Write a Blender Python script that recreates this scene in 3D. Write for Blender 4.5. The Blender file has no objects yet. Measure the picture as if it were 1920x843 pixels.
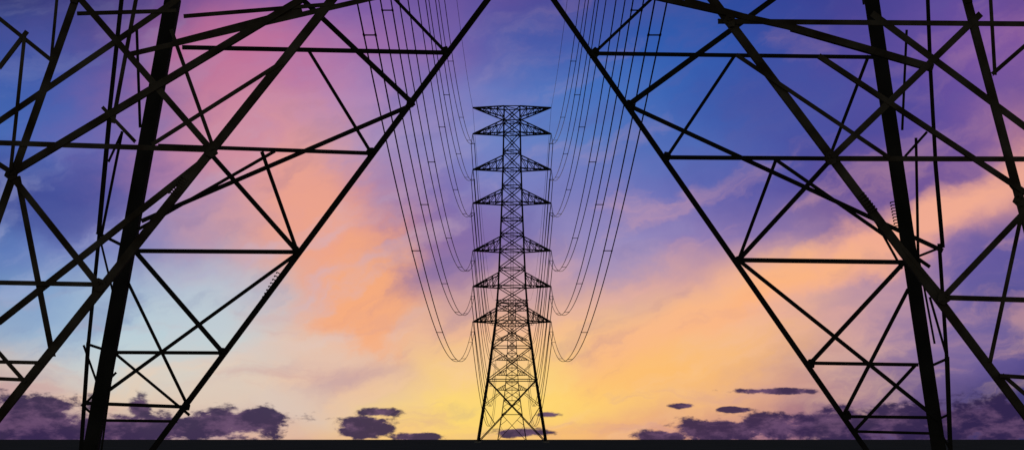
import bpy, math, random
from mathutils import Vector
random.seed(4)
F=50/36*1920; HOR=823.0; EYE=1.0
scene=bpy.context.scene
scene.view_settings.view_transform='Standard'; scene.view_settings.look='None'; scene.view_settings.exposure=0

# ---------------- camera ----------------
cd=bpy.data.cameras.new("camera"); cam=bpy.data.objects.new("camera",cd)
scene.collection.objects.link(cam); cam.location=(0,0,EYE); cam.rotation_euler=(math.radians(90),0,0)
cd.lens=50; cd.sensor_width=36; cd.shift_y=(HOR-421.5)/1920; cd.clip_end=60000; cd.clip_start=0.1
scene.camera=cam

def lin(c):
    o=[]
    for v in c:
        v/=255.0
        o.append(v/12.92 if v<=0.04045 else ((v+0.055)/1.055)**2.4)
    return (o[0],o[1],o[2],1.0)

# ---------------- world / dusk sky ----------------
w=bpy.data.worlds.new("World"); scene.world=w; w.use_nodes=True
w.cycles.sampling_method='MANUAL'; w.cycles.sample_map_resolution=256
nt=w.node_tree; N=nt.nodes; L=nt.links; N.clear()
def val(x,sock):
    if isinstance(x,(int,float)): sock.default_value=x
    else: L.new(x,sock)
def M(op,a,b=0.0,c=0.0,clamp=False):
    n=N.new('ShaderNodeMath'); n.operation=op; n.use_clamp=clamp
    val(a,n.inputs[0]); val(b,n.inputs[1]); val(c,n.inputs[2]); return n.outputs[0]
def VM(op,a,b=None,c=None):
    n=N.new('ShaderNodeVectorMath'); n.operation=op
    for v,s in zip((a,b,c),n.inputs):
        if v is None: continue
        if isinstance(v,tuple): s.default_value=v
        else: L.new(v,s)
    return n.outputs['Value'] if op in('LENGTH','DOT_PRODUCT') else n.outputs['Vector']
def SM(x,a,b,o0=0.0,o1=1.0,kind='SMOOTHSTEP'):
    n=N.new('ShaderNodeMapRange'); n.interpolation_type=kind; n.clamp=True
    val(x,n.inputs['Value']); val(a,n.inputs['From Min']); val(b,n.inputs['From Max']); val(o0,n.inputs['To Min']); val(o1,n.inputs['To Max'])
    return n.outputs['Result']
def MIX(f,a,b,mode='MIX'):
    n=N.new('ShaderNodeMix'); n.data_type='RGBA'; n.blend_type=mode
    val(f,n.inputs['Factor'])
    for v,s in ((a,n.inputs[6]),(b,n.inputs[7])):
        if isinstance(v,tuple): s.default_value=v
        else: L.new(v,s)
    return n.outputs[2]
def XYZ(a,b,c):
    n=N.new('ShaderNodeCombineXYZ'); val(a,n.inputs[0]); val(b,n.inputs[1]); val(c,n.inputs[2]); return n.outputs[0]
def NOISE(v,scale,detail=5,rough=0.55,dist=0.0):
    n=N.new('ShaderNodeTexNoise'); n.noise_dimensions='3D'; L.new(v,n.inputs['Vector'])
    n.inputs['Scale'].default_value=scale; n.inputs['Detail'].default_value=detail
    n.inputs['Roughness'].default_value=rough; n.inputs['Distortion'].default_value=dist
    return n.outputs['Fac'],n.outputs['Color']
tc=N.new('ShaderNodeTexCoord'); sp=N.new('ShaderNodeSeparateXYZ'); L.new(tc.outputs['Generated'],sp.inputs[0])
X,Y,Z=sp.outputs
az=M('ARCTAN2',X,Y)
hyp=M('SQRT',M('ADD',M('MULTIPLY',X,X),M('MULTIPLY',Y,Y)))
v0=M('DIVIDE',Z,M('MAXIMUM',hyp,0.02))
v0=M('DIVIDE',v0,M('MAXIMUM',M('COSINE',M('MULTIPLY',az,0.95)),0.5))
# warp
wf,wc=NOISE(XYZ(az,M('MULTIPLY',v0,1.3),3.0),9.0,6,0.6)
s2=N.new('ShaderNodeSeparateColor'); L.new(wc,s2.inputs[0])
azw=M('ADD',az,M('MULTIPLY',M('SUBTRACT',s2.outputs[0],0.5),0.12))
vw=M('ADD',v0,M('MULTIPLY',M('SUBTRACT',s2.outputs[1],0.5),0.06))
A=0.75
u=M('MULTIPLY_ADD',azw,0.5/A,0.5,clamp=True)
cols=[0,160,320,480,640,800,960,1120,1280,1440,1600,1760,1920]
rows=[
(-900,[(40,44,84)]*13),
(-250,[(34,44,104),(50,46,112),(80,56,118),(105,66,124),(100,72,136),(80,64,132),(64,54,124),(46,58,128),(36,58,134),(38,54,128),(46,48,114),(70,52,120),(80,52,120)]),
(0,[(50,58,122),(66,66,130),(104,76,138),(136,86,148),(132,96,166),(110,86,158),(86,74,150),(62,80,156),(46,80,160),(46,70,154),(60,62,140),(90,74,154),(100,74,150)]),
(90,[(52,82,158),(84,80,150),(150,96,150),(184,108,150),(178,118,168),(122,100,170),(82,90,166),(54,94,174),(46,90,174),(50,80,164),(72,70,148),(110,80,158),(134,88,160)]),
(180,[(58,98,178),(88,86,160),(170,112,152),(200,132,160),(184,138,180),(130,124,188),(86,116,188),(68,114,192),(58,100,180),(62,82,162),(82,76,154),(98,74,154),(124,90,158)]),
(270,[(66,112,188),(98,90,164),(184,130,162),(220,152,158),(190,150,178),(140,136,194),(98,128,196),(88,122,192),(80,106,182),(72,84,164),(76,70,148),(100,80,158),(190,130,150)]),
(360,[(62,84,158),(78,80,154),(150,122,176),(234,164,152),(206,142,152),(126,116,180),(116,126,192),(120,126,190),(110,108,180),(86,82,158),(90,76,150),(170,124,152),(216,152,148)]),
(450,[(92,126,190),(110,122,182),(138,134,186),(222,164,156),(236,162,134),(140,106,154),(124,116,176),(144,134,186),(146,126,180),(130,108,166),(170,132,156),(160,122,165),(104,90,160)]),
(540,[(116,150,194),(134,164,204),(164,176,206),(200,180,188),(244,174,132),(190,146,152),(184,148,166),(204,164,168),(222,166,152),(240,182,148),(206,158,162),(124,106,164),(86,82,152)]),
(630,[(166,180,198),(166,196,218),(190,208,212),(208,204,200),(240,192,160),(232,180,152),(244,188,144),(246,192,140),(248,192,134),(244,184,134),(188,148,160),(120,102,160),(84,78,142)]),
(700,[(214,190,178),(202,206,204),(212,210,200),(226,204,184),(216,174,164),(246,202,138),(252,210,124),(250,202,126),(250,192,124),(226,170,138),(160,128,152),(106,90,150),(78,68,132)]),
(760,[(200,164,164),(220,192,172),(226,202,174),(216,198,190),(226,192,164),(252,212,128),(254,216,116),(254,206,120),(246,188,124),(228,168,136),(144,112,148),(84,72,124),(58,56,112)]),
(823,[(118,90,132),(140,104,138),(180,140,150),(212,172,156),(236,184,144),(248,196,126),(250,196,112),(246,186,120),(228,160,128),(160,110,134),(84,64,112),(58,50,100),(54,50,98)]),
]
def ramp(cl):
    n=N.new('ShaderNodeValToRGB'); cr=n.color_ramp; cr.interpolation='B_SPLINE'
    pts=[]
    for c,x in zip(cl,cols):
        pts.append(((math.atan((x-960)/F)/A+1)/2,lin(c)))
    e0=tuple(a*0.6 for a in lin(cl[0])[:3])+(1,); e1=tuple(a*0.6 for a in lin(cl[-1])[:3])+(1,)
    pts=[(0.0,e0)]+pts+[(1.0,e1)]
    cr.elements[0].position=pts[0][0]; cr.elements[0].color=pts[0][1]
    cr.elements[1].position=1.0; cr.elements[1].color=pts[-1][1]
    for p,c in pts[1:-1]:
        e=cr.elements.new(p); e.color=c
    L.new(u,n.inputs[0]); return n.outputs[0]
cur=None; pv=None
for y,cl in rows:
    r=ramp(cl); vv=(HOR-y)/F
    if cur is None: cur=r
    else:
        f=SM(vw,pv,vv,kind='LINEAR'); cur=MIX(f,cur,r)
    pv=vv
# broad cloud masses (centre az, elevation, size, tilt, colour, strength)
pw=XYZ(azw,vw,0.0)
ang=math.radians(26)
ru=M('ADD',M('MULTIPLY',azw,math.cos(ang)),M('MULTIPLY',vw,math.sin(ang)))
rv=M('SUBTRACT',M('MULTIPLY',vw,math.cos(ang)),M('MULTIPLY',azw,math.sin(ang)))
wisp,_=NOISE(XYZ(ru,M('MULTIPLY',rv,3.0),1.7),11.0,7,0.55,0.0)
fray=M('MULTIPLY',M('SUBTRACT',wisp,0.5),1.5)   # frays the edges of every cloud mass
def mass(cx,cy,rx,ry,tilt,col,st,edge=0.15,fr=1.0):
    global cur
    n=N.new('ShaderNodeMapping'); n.vector_type='TEXTURE'; L.new(pw,n.inputs['Vector'])
    n.inputs['Location'].default_value=(math.atan((cx-960)/F),(HOR-cy)/F,0)
    n.inputs['Rotation'].default_value=(0,0,math.radians(tilt)); n.inputs['Scale'].default_value=(rx/F,ry/F,1)
    d=VM('LENGTH',n.outputs[0])
    if fr: d=M('ADD',d,M('MULTIPLY',fray,fr))
    cur=MIX(SM(d,1.25,edge,0,st),cur,lin(col))
mass(430,110,180,110,15,(202,114,150),.45)
mass(400,250,200,110,20,(206,134,158),.35)
mass(60,370,230,70,-8,(66,78,150),.6)
mass(620,440,110,250,20,(242,166,136),.7)
mass(690,560,90,130,5,(248,172,122),.75,.4)
mass(830,440,100,150,0,(122,104,170),.6)
mass(330,610,220,120,10,(190,208,216),.6)
mass(80,590,180,70,5,(132,162,202),.5)
mass(1700,350,210,100,27,(88,68,150),.65)
mass(1700,432,430,54,29,(242,172,146),.97,.3,.9)
mass(1330,600,330,60,24,(250,184,136),.88,.2)
mass(1880,480,150,60,22,(92,84,156),.6)
mass(1560,620,170,40,28,(200,156,160),.5)
mass(1450,560,170,34,27,(252,180,128),.7,.1,1.2)
mass(1120,480,150,70,15,(150,142,194),.5)
mass(930,775,330,60,3,(255,218,112),.75,.0,.4)
mass(1290,705,300,64,12,(254,190,110),.7,.1)
mass(620,700,150,40,0,(190,152,160),.5)
# wispy cirrus, thinning out towards the top of the sky
side=SM(az,-0.15,0.12)
warm=MIX(side,lin((186,188,220)),lin((246,180,160)))
warm=MIX(SM(v0,0.10,0.03),warm,lin((252,206,160)))
cur=MIX(M('MULTIPLY',SM(wisp,0.50,0.72),SM(v0,0.13,0.24,0.34,0.10)),cur,warm)
cur=MIX(SM(wisp,0.47,0.28,0.0,0.25),cur,lin((92,90,156)))
strat,_=NOISE(XYZ(azw,M('MULTIPLY',vw,6.0),8.3),12.0,6,0.55)
cur=MIX(M('MULTIPLY',SM(strat,0.52,0.72),SM(v0,0.13,0.05,0,0.32)),cur,lin((200,150,152)))
# low dark cumulus banks
cn,_=NOISE(XYZ(az,M('MULTIPLY',v0,1.9),0.3),44.0,8,0.62,0.1)
p0=XYZ(az,v0,0.0)
ell=[(40,798,180,60),(80,766,70,26),(235,803,170,36),(262,764,26,26),(430,794,122,36),(480,780,64,18),
(680,800,60,26),(712,772,44,10),(780,818,56,10),(975,810,60,11),(1030,776,26,8),(1240,816,64,13),(1282,760,26,6),
(1350,806,120,24),(1450,800,100,30),(1570,796,130,36),(1455,733,96,7),(1380,768,30,6),(1720,796,190,44),(1890,792,140,50)]
mx=None
for cx,cy,rx,ry in ell:
    d=VM('LENGTH',VM('MULTIPLY_ADD',p0,(F/rx,F/ry,0.0),(-math.atan((cx-960)/F)*F/rx,-(HOR-cy)/ry,0.0)))
    mx=d if mx is None else M('MINIMUM',mx,d)
dens=M('ADD',M('SUBTRACT',1.0,mx),M('MULTIPLY',M('SUBTRACT',cn,0.5),2.7))
alpha=SM(dens,-0.06,0.36,0,0.96)
shade=MIX(SM(cn,0.36,0.58),lin((98,70,106)),lin((48,35,74)))
cur=MIX(alpha,cur,shade)
# rest of the sky (away from the afterglow): physical dusk sky
sky=N.new('ShaderNodeTexSky'); sky.sky_type='NISHITA'; sky.sun_disc=False
sky.sun_elevation=math.radians(1.5); sky.sun_rotation=math.radians(0)
skyc=MIX(1.0,sky.outputs[0],(0.12,0.112,0.12,1),'MULTIPLY')
back=SM(M('ABSOLUTE',az),0.55,1.5)
high=SM(v0,0.45,1.6)
cur=MIX(M('MAXIMUM',back,high),cur,skyc)
bg=N.new('ShaderNodeBackground'); bg.inputs[1].default_value=1.0; L.new(cur,bg.inputs[0])
out=N.new('ShaderNodeOutputWorld'); L.new(bg.outputs[0],out.inputs[0])

# ---------------- sun (low, behind the far towers) ----------------
sd=bpy.data.lights.new("sun",'SUN'); sd.energy=0.6; sd.angle=math.radians(0.5); sd.color=(1,0.72,0.42)
so=bpy.data.objects.new("sun",sd); scene.collection.objects.link(so)
so.rotation_euler=Vector((0,-1,-math.tan(math.radians(1.5)))).to_track_quat('-Z','Y').to_euler()

# ---------------- materials ----------------
def mat(name,c1,c2,scale,rough=0.7,spec=0.3,bump=0.0,metal=0.0):
    m=bpy.data.materials.new(name); m.use_nodes=True; t=m.node_tree; b=t.nodes['Principled BSDF']
    no=t.nodes.new('ShaderNodeTexNoise'); no.inputs['Scale'].default_value=scale; no.inputs['Detail'].default_value=6
    tcx=t.nodes.new('ShaderNodeTexCoord'); t.links.new(tcx.outputs['Object'],no.inputs['Vector'])
    r=t.nodes.new('ShaderNodeValToRGB'); r.color_ramp.elements[0].position=0.35; r.color_ramp.elements[1].position=0.68
    r.color_ramp.elements[0].color=(*c1,1); r.color_ramp.elements[1].color=(*c2,1)
    t.links.new(no.outputs['Fac'],r.inputs[0]); t.links.new(r.outputs[0],b.inputs['Base Color'])
    b.inputs['Roughness'].default_value=rough; b.inputs['Specular IOR Level'].default_value=spec; b.inputs['Metallic'].default_value=metal
    if bump:
        bp=t.nodes.new('ShaderNodeBump'); bp.inputs['Strength'].default_value=bump
        t.links.new(no.outputs['Fac'],bp.inputs['Height']); t.links.new(bp.outputs[0],b.inputs['Normal'])
    return m
m_steel=mat("weathered_steel",(0.05,0.036,0.024),(0.14,0.12,0.092),1.6,0.8,0.1,0.15)
m_dark=mat("dark_steel",(0.02,0.019,0.018),(0.04,0.038,0.035),1.2,0.8,0.1)
m_wire=mat("aluminium_cable",(0.03,0.03,0.03),(0.05,0.05,0.05),2,0.7,0.1)
m_ins=mat("glazed_insulator",(0.035,0.02,0.015),(0.05,0.03,0.02),3,0.4,0.4)
m_conc=mat("concrete",(0.2,0.19,0.18),(0.32,0.31,0.29),3,0.9,0.2,0.3)
m_ground=mat("dark_field",(0.085,0.083,0.078),(0.13,0.127,0.12),0.15,1.0,0.0,0.3)

# ---------------- mesh helpers ----------------
class MB:
    def __init__(s): s.v=[]; s.f=[]
    def prism(s,p0,p1,sec,a,b):
        n=len(sec); o=len(s.v)
        for p in (p0,p1):
            for (x,y) in sec: s.v.append(tuple(p+a*x+b*y))
        for i in range(n):
            j=(i+1)%n; s.f.append((o+i,o+j,o+n+j,o+n+i))
        s.f.append(tuple(o+i for i in reversed(range(n)))); s.f.append(tuple(o+n+i for i in range(n)))
    def frame(s,p0,p1,dep):
        d=(p1-p0).normalized(); a=d.cross(dep)
        if a.length<1e-3: a=d.cross(Vector((1,0,0)))
        a.normalize(); b=a.cross(d).normalized()
        if b.dot(dep)<0: b=-b
        return a,b
    def angle(s,p0,p1,wd,dep=Vector((0,1,0)),ext=0.0):
        p0=Vector(p0);p1=Vector(p1); a,b=s.frame(p0,p1,dep)
        e=(p1-p0).normalized()*ext; p0=p0-e; p1=p1+e
        j=random.uniform(-0.03,0.03); p0=p0+b*j; p1=p1+b*j
        if random.random()<0.5: a=-a
        h=wd/2; t=max(wd*0.13,0.012)
        s.prism(p0,p1,[(-h,0),(h,0),(h,t),(-h+t,t),(-h+t,wd*0.6),(-h,wd*0.6)],a,b)
    def bar(s,p0,p1,wd,n=4,wd2=None):
        p0=Vector(p0);p1=Vector(p1)
        if (p1-p0).length<1e-4: return
        a,b=s.frame(p0,p1,Vector((0.03,1,0.02)).normalized()); h=wd/2*(1.414 if n==4 else 1)
        sec=[(h*math.cos(2*math.pi*(i+.5)/n),h*math.sin(2*math.pi*(i+.5)/n)) for i in range(n)]
        s.prism(p0,p1,sec,a,b)
    def obj(s,name,m,parent=None,smooth=False):
        me=bpy.data.meshes.new(name); me.from_pydata(s.v,[],s.f); me.update()
        me.materials.append(m); o=bpy.data.objects.new(name,me); scene.collection.objects.link(o)
        if parent: o.parent=parent
        return o
def empty(name,loc=(0,0,0)):
    e=bpy.data.objects.new(name,None); scene.collection.objects.link(e); e.location=loc; e.empty_display_size=2; return e

# ---------------- ground ----------------
g=MB(); R=30000; g.v=[(-R,-R,0),(R,-R,0),(R,R,0),(-R,R,0)]; g.f=[(0,1,2,3)]; g.obj("ground",m_ground)

# ---------------- lattice body with cross-arms ----------------
MPP=435/F
def zc(y): return 1+(HOR-y)*MPP
TIPX=12.0
ARMS=[603,537,470,381,318,251]
def interp(prof,z):
    for (z0,*a),(z1,*b) in zip(prof,prof[1:]):
        if z<=z1:
            t=(z-z0)/(z1-z0); return [p+(q-p)*t for p,q in zip(a,b)]
    return list(prof[-1][1:])
def corners(prof,z):
    hx,hy=interp(prof,z); return [Vector((-hx,-hy,z)),Vector((hx,-hy,z)),Vector((hx,hy,z)),Vector((-hx,hy,z))]
def body(mb,prof,levels,wl,wb,sub=0):
    for i,(z0,z1) in enumerate(zip(levels,levels[1:])):
        c0=corners(prof,z0); c1=corners(prof,z1)
        for k in range(4):
            k2=(k+1)%4
            mb.bar(c0[k],c1[k],wl if z1<levels[-1]*0.45 else wl*0.8)
            mb.bar(c0[k],c1[k2],wb); mb.bar(c0[k2],c1[k],wb); mb.bar(c1[k],c1[k2],wb)
            if i<sub:
                w0=(c0[k]-c0[k2]).length; w1=(c1[k]-c1[k2]).length
                tt=w0/(w0+w1); cr=c0[k].lerp(c1[k2],tt)
                la=c0[k].lerp(c1[k],tt); lb=c0[k2].lerp(c1[k2],tt)
                q=0.65*wb
                mb.bar(la,c0[k].lerp(cr,0.5),q); mb.bar(lb,c0[k2].lerp(cr,0.5),q)
                mb.bar(la,c1[k].lerp(cr,0.5),q); mb.bar(lb,c1[k2].lerp(cr,0.5),q)
        if i>=sub: mb.bar(c1[0],c1[2],wb*0.7)
def arm(mb,prof,z,rise,tipx,wb,inv=False):
    for s in (-1,1):
        tip=Vector((s*tipx,0,z))
        zr=z-rise if inv else z+rise
        hx,hy=interp(prof,z); hx2,hy2=interp(prof,zr)
        B=[Vector((s*hx,q*hy,z)) for q in(-1,1)]; T=[Vector((s*hx2,q*hy2,zr)) for q in(-1,1)]
        for b,t in zip(B,T):
            mb.bar(b,tip,wb*1.2); mb.bar(t,tip,wb*1.1)
            prev=t
            for n,fr in enumerate((0.22,0.44,0.66,0.84)):
                pb=b.lerp(tip,fr); pt=t.lerp(tip,fr)
                mb.bar(prev,pb,wb*0.7); mb.bar(pb,pt,wb*0.7); prev=pt
        for fr,fr2 in ((0,0.3),(0.3,0.6),(0.6,0.9)):
            mb.bar(B[0].lerp(tip,fr),B[1].lerp(tip,fr2),wb*0.6); mb.bar(B[0].lerp(tip,fr2),B[1].lerp(tip,fr2),wb*0.6)
def insulator(mb,p0,p1,r):
    p0=Vector(p0);p1=Vector(p1); mb.bar(p0,p1,r*0.5,6); n=max(4,int((p1-p0).length/0.26))
    for i in range(n):
        t=(i+.5)/n; c=p0.lerp(p1,t); d=(p1-p0).normalized()*0.05
        mb.bar(c-d,c+d,r*2,8)
def line_tower(loc):
    e=empty("transmission_tower",loc)
    prof=[(0,10.4,10.4),(zc(740),8.0,8.0),(zc(603),5.0,5.0),(zc(537),4.2,4.2),(zc(470),3.7,3.7),(zc(381),3.1,3.1),(zc(300),2.7,2.7),(zc(202),2.4,2.4)]
    levels=[0.15]+[zc(y) for y in (712,650,603,570,537,504,470,440,411,381,350,318,285,251,228,202)]
    mb=MB(); body(mb,prof,levels,0.52,0.26,3)
    for y in ARMS: arm(mb,prof,zc(y),3.9,TIPX,0.3)
    arm(mb,prof,zc(202),3.3,TIPX,0.3,True)
    for y in (603,470,318):
        c=corners(prof,zc(y))
        for k in range(4): mb.bar(c[k]+Vector((0,0,1.1)),c[(k+1)%4]+Vector((0,0,1.1)),0.12)
    lx=0.35
    for s in(-1,1): mb.bar((s*lx,0,zc(650)),(s*lx,0,zc(210)),0.12)
    z=zc(650)
    while z<zc(210): mb.bar((-lx,0,z),(lx,0,z),0.1); z+=0.9
    mb.obj("lattice_body",m_dark,e)
    ib=MB()
    for y in ARMS:
        for s in(-1,1):
            for q in (-0.45,0.45):
                insulator(ib,(s*TIPX,0,zc(y)),(s*TIPX+q,0,zc(y)-3.0),0.17)
            ib.bar((s*TIPX-0.7,0,zc(y)-3.0),(s*TIPX+0.7,0,zc(y)-3.0),0.16)
    ib.obj("insulator_strings",m_ins,e)
    fb=MB()
    for c in corners(prof,0): fb.bar(c+Vector((0,0,-1)),c+Vector((0,0,0.5)),1.6)
    fb.obj("concrete_footings",m_conc,e)
    return e

# ---------------- foreground portal tower ----------------
big=empty("transmission_tower",(0,0,0))
D2,D1,K=40.0,27.0,0.09
def P(px,py,face):
    if face=='F': d=D2/(1+K*(HOR-py)/F)
    elif face=='N': d=D1/(1-K*(HOR-py)/F)
    else: d=(D2+1.6)/(1+K*(HOR-py)/F)
    return Vector(((px-960)*d/F,d,EYE+(HOR-py)*d/F))
far=[
(322,0,160,890,.40),(322,0,350,-150,.4),(978,-86,250,890,.15),
(345,88,838,98,.11),(300,273,697,287,.11),(255,470,555,472,.12),(215,660,418,661,.10),(160,755,347,762,.10),(180,787,328,789,.08),
(545,-22,770,190,.14),(740,-2,833,95,.08),(580,97,695,285,.09),(770,197,268,412,.11),(512,285,262,428,.09),
(492,288,556,468,.10),(398,292,556,470,.13),(556,475,180,748,.10),(255,473,417,660,.13),(240,530,350,757,.09),
(213,660,352,775,.08),
(1635,0,1768,890,.40),(1635,0,1612,-150,.4),(978,-86,1657,890,.15),
(1118,100,1640,107,.11),(1250,295,1680,298,.11),(1386,487,1692,491,.12),(1522,680,1718,683,.10),(1588,780,1762,782,.09),(1610,808,1765,812,.08),
(1450,-2,1180,195,.14),(1222,-2,1118,96,.08),(1375,108,1252,292,.09),(1180,198,1765,468,.12),(1455,300,1740,498,.10),
(1455,300,1385,487,.09),(1550,308,1385,487,.13),(1388,490,1758,785,.11),(1692,495,1520,680,.12),(1702,545,1585,772,.10),(1716,685,1604,806,.09),
(1627,108,1555,295,.09),(1690,500,1640,410,.07),
(190,843,215,660,.05)]
near=[
(990,-462,-117,922,.155),(140,0,-187,922,.15),(140,0,190,-150,.15),(0,600,400,285,.115),(20,325,560,2,.13),(0,225,332,-2,.115),(242,102,700,-4,.10),(330,78,560,18,.10),
(20,328,184,534,.12),(32,335,96,662,.10),(-30,290,25,325,.10),(0,122,46,62,.08),(46,68,20,318,.07),(0,36,95,112,.08),(95,112,106,-4,.06),
(-20,640,44,712,.08),(-30,677,66,679,.07),(-30,708,38,711,.07),(-30,529,184,533,.09),(-20,267,400,281,.10),
(150,-2,400,285,.125),(322,60,400,278,.07),(524,120,290,268,.08),(150,25,325,20,.07),
(255,-4,212,225,.07),(196,205,250,262,.07),(350,30,620,8,.07),
(990,-462,2035,922,.155),(1815,0,2060,922,.15),(1815,0,1770,-150,.15),(1768,558,1930,388,.12),(1228,-6,1490,52,.11),(1490,52,1745,125,.14),(1290,0,1620,92,.08),
(1640,28,1940,250,.13),(1918,392,1858,672,.08),(1940,70,1864,136,.08),(1858,-4,1866,134,.07),
(1770,557,1940,562,.10),(1352,40,1940,45,.10),(1555,297,1940,298,.10),(1555,300,1835,30,.13),
(1540,108,1940,372,.10),(1385,106,1662,292,.08),(1880,704,1940,708,.08),(1885,705,1950,760,.07),(1768,552,1700,470,.07),(1900,350,1935,392,.08)]
extra=[
(232,-40,205,210,.11),(205,210,184,435,.12),(186,435,165,645,.11),(165,645,148,895,.12),(256,60,262,235,.08),(228,250,190,440,.08),
(165,645,218,662,.08),(160,755,215,700,.06),(205,300,228,250,.06),(184,437,250,470,.09),(186,440,215,560,.06),(158,650,190,740,.06),(155,760,186,787,.07),
(1738,-40,1744,120,.11),(1744,120,1754,300,.11),(1754,300,1768,460,.12),(1762,460,1776,672,.11),(1776,672,1784,895,.12),(1718,262,1722,480,.08),(1700,60,1692,240,.07),
(1700,290,1736,250,.07),(1722,480,1768,462,.07),(1735,690,1776,672,.08),(1745,560,1776,668,.07),(1760,785,1780,776,.07),(1722,480,1752,640,.06),
(150,843,200,760,.06),(1782,843,1742,770,.06)]
def build(lst,face):
    mb=MB()
    for x0,y0,x1,y1,wd in lst:
        p0,p1=P(x0,y0,face),P(x1,y1,face)
        if wd>=0.3:
            mb.angle(p0,p1,wd,ext=0.05); mb.bar(p0+Vector((0,wd*0.45,0)),p1+Vector((0,wd*0.45,0)),wd*0.55)
        else: mb.angle(p0,p1,wd,ext=0.06)
    return mb
def plate(mb,px,py,face,r):
    c=P(px,py,face); y=Vector((0,1,0)); n=6; rot=random.uniform(0,1)
    sec=[(r*math.cos(2*math.pi*i/n+rot)*(1.0 if i%2 else 0.75),r*math.sin(2*math.pi*i/n+rot)) for i in range(n)]
    mb.prism(c+y*-0.05,c+y*-0.03,sec,Vector((1,0,0)),Vector((0,0,1)))
    for i in range(4):
        q=c+Vector((random.uniform(-.5,.5)*r,-0.08,random.uniform(-.5,.5)*r)); mb.bar(q,q+y*0.05,0.035,6)
def bolts(mb,x0,y0,x1,y1,face,n,ln,side):
    a=P(x0,y0,face); b=P(x1,y1,face); d=(b-a).normalized(); pz=d.cross(Vector((0,1,0))).normalized()*side
    for i in range(n):
        c=a.lerp(b,i/(n-1)); mb.bar(c,c+pz*ln,0.03,5); mb.bar(c+pz*ln,c+pz*ln+d*0.04,0.04,5)
mf=build(far,'F')
for x,y in [(770,193),(695,286),(556,471),(417,660),(350,760),(835,97),(1180,197),(1250,294),(1385,488),(1520,681),(1588,778),(1116,99)]: plate(mf,x,y,'F',0.15)
bolts(mf,528,515,502,560,'F',8,0.15,-1); bolts(mf,248,350,236,400,'F',9,0.29,1); bolts(mf,1690,375,1698,420,'F',9,0.31,-1)
pf=P(978,-86,'F'); mf.angle((-9.0,pf.y,pf.z),(9.0,pf.y,pf.z),0.2)
mf.obj("far_face_lattice",m_dark,big)
mn=build(near,'N')
for x,y in [(397,283),(188,534),(22,326),(1557,297),(1768,558),(1910,375),(1368,40)]: plate(mn,x,y,'N',0.14)
bolts(mn,352,338,330,368,'N',8,0.15,-1); bolts(mn,1608,368,1632,398,'N',7,0.13,1)
pa=P(990,-462,'N'); mn.angle((-8.6,pa.y,pa.z),(8.6,pa.y,pa.z),0.2)
mn.obj("near_face_lattice",m_steel,big)
me_=build(extra,'E'); me_.obj("outer_leg_lattice",m_dark,big)
CY=33.5; ZT=22.0
up=MB(); OFF=25.0
prof2=[(ZT,7.95,4.6),(36,5.5,4.2),(zc(603)+OFF-6,4.8,3.9),(zc(381)+OFF,3.4,3.2),(zc(202)+OFF,2.6,2.6)]
lv=[ZT,29,36,42,48,54]+[zc(y)+OFF for y in (603,570,537,503,470,440,411,381,350,318,285,251,226,202)]
body(up,prof2,lv,0.45,0.16)
for y in ARMS: arm(up,prof2,zc(y)+OFF,3.9,TIPX,0.2)
arm(up,prof2,zc(202)+OFF,3.3,TIPX,0.2,True)
for i in range(len(up.v)): up.v[i]=(up.v[i][0],up.v[i][1]+CY,up.v[i][2])
for (px,face,sx,sy) in ((350,'F',-1,1),(1612,'F',1,1),(190,'N',-1,-1),(1770,'N',1,-1)):
    up.bar(P(px,-150,face),(sx*7.95,CY+sy*4.6,ZT),0.36)
for s in(-1,1):
    x0=P(350 if s<0 else 1612,-150,'F'); x1=P(190 if s<0 else 1770,-150,'N')
    up.bar(x0,x1,0.16); up.bar(x0,(s*7.95,CY-4.6,ZT),0.14); up.bar(x1,(s*7.95,CY+4.6,ZT),0.14)
up.obj("upper_lattice_body",m_dark,big)
fb=MB()
for px,py,fc in ((160,890,'F'),(250,890,'F'),(1768,890,'F'),(1657,890,'F'),(-117,922,'N'),(-187,922,'N'),(2035,922,'N'),(2060,922,'N'),(148,892,'E'),(1784,892,'E')):
    c=P(px,py,fc); c.z=0; fb.bar(c+Vector((0,0,-0.8)),c+Vector((0,0,0.18)),0.9)
fb.obj("concrete_footings",m_conc,big)

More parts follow.
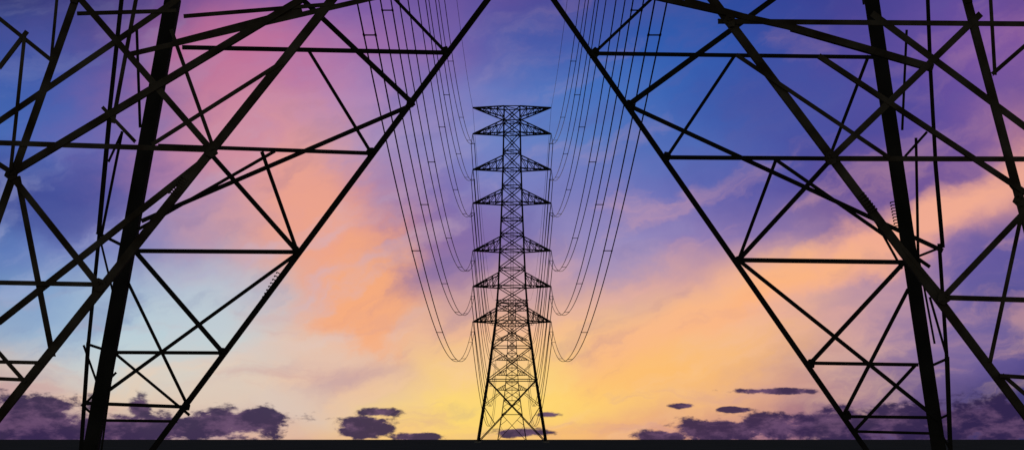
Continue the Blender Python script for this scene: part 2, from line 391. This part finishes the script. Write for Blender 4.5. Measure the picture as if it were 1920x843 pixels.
line_tower((0,435,0)); line_tower((0,1034,0))

# ---------------- conductors ----------------
def tube(mb,pts,r,n=5):
    o=len(mb.v)
    for i,p in enumerate(pts):
        d=(pts[min(i+1,len(pts)-1)]-pts[max(i-1,0)]).normalized(); a=d.cross(Vector((0,0,1))).normalized(); b=a.cross(d)
        for k in range(n):
            t=2*math.pi*k/n; mb.v.append(tuple(p+a*r*math.cos(t)+b*r*math.sin(t)))
    for i in range(len(pts)-1):
        for k in range(n):
            k2=(k+1)%n; mb.f.append((o+i*n+k,o+i*n+k2,o+(i+1)*n+k2,o+(i+1)*n+k))
wm_=MB(); ib2=MB()
base=zc(603)
for ai,y in enumerate(ARMS):
    dz=zc(y)-base
    def zw(d): return 1+16.4+0.00069*(d-280)**2+dz+ (zc(603)-3-(17.4+0.00069*155**2))*max(0,(d-280)/155)**3
    for s in(-1,1):
        for q in(-0.5,0.5):
            pts=[Vector((s*TIPX+q,CY+(435-CY)*i/120,zw(CY+(435-CY)*i/120))) for i in range(121)]
            tube(wm_,pts,0.07)
            za=zc(y)-3
            pts=[Vector((s*TIPX+q,435+599*t/60,za-26*4*(t/60)*(1-t/60))) for t in range(61)]
            tube(wm_,pts,0.12)
        d=62+17*ai%43
        while d<430:
            c=Vector((s*TIPX,d,zw(d))); wm_.bar(c-Vector((.5,0,0)),c+Vector((.5,0,0)),0.10)
            for q in(-.5,.5): wm_.bar(c+Vector((q,-.25,0)),c+Vector((q,.25,0)),0.2,6)
            d+=58
        insulator(ib2,(s*TIPX,CY,zc(y)+OFF),(s*TIPX,CY,zw(CY)),0.17)
for s in(-1,1):
    z0=zc(202)
    pts=[Vector((s*TIPX,CY+(435-CY)*i/80,z0+OFF*(1-i/80)-16*4*(i/80)*(1-i/80))) for i in range(81)]; tube(wm_,pts,0.045)
    pts=[Vector((s*TIPX,435+599*i/60,z0-18*4*(i/60)*(1-i/60))) for i in range(61)]; tube(wm_,pts,0.045)
wm_.obj("power_lines",m_wire)
ib2.obj("insulator_strings",m_ins,big)
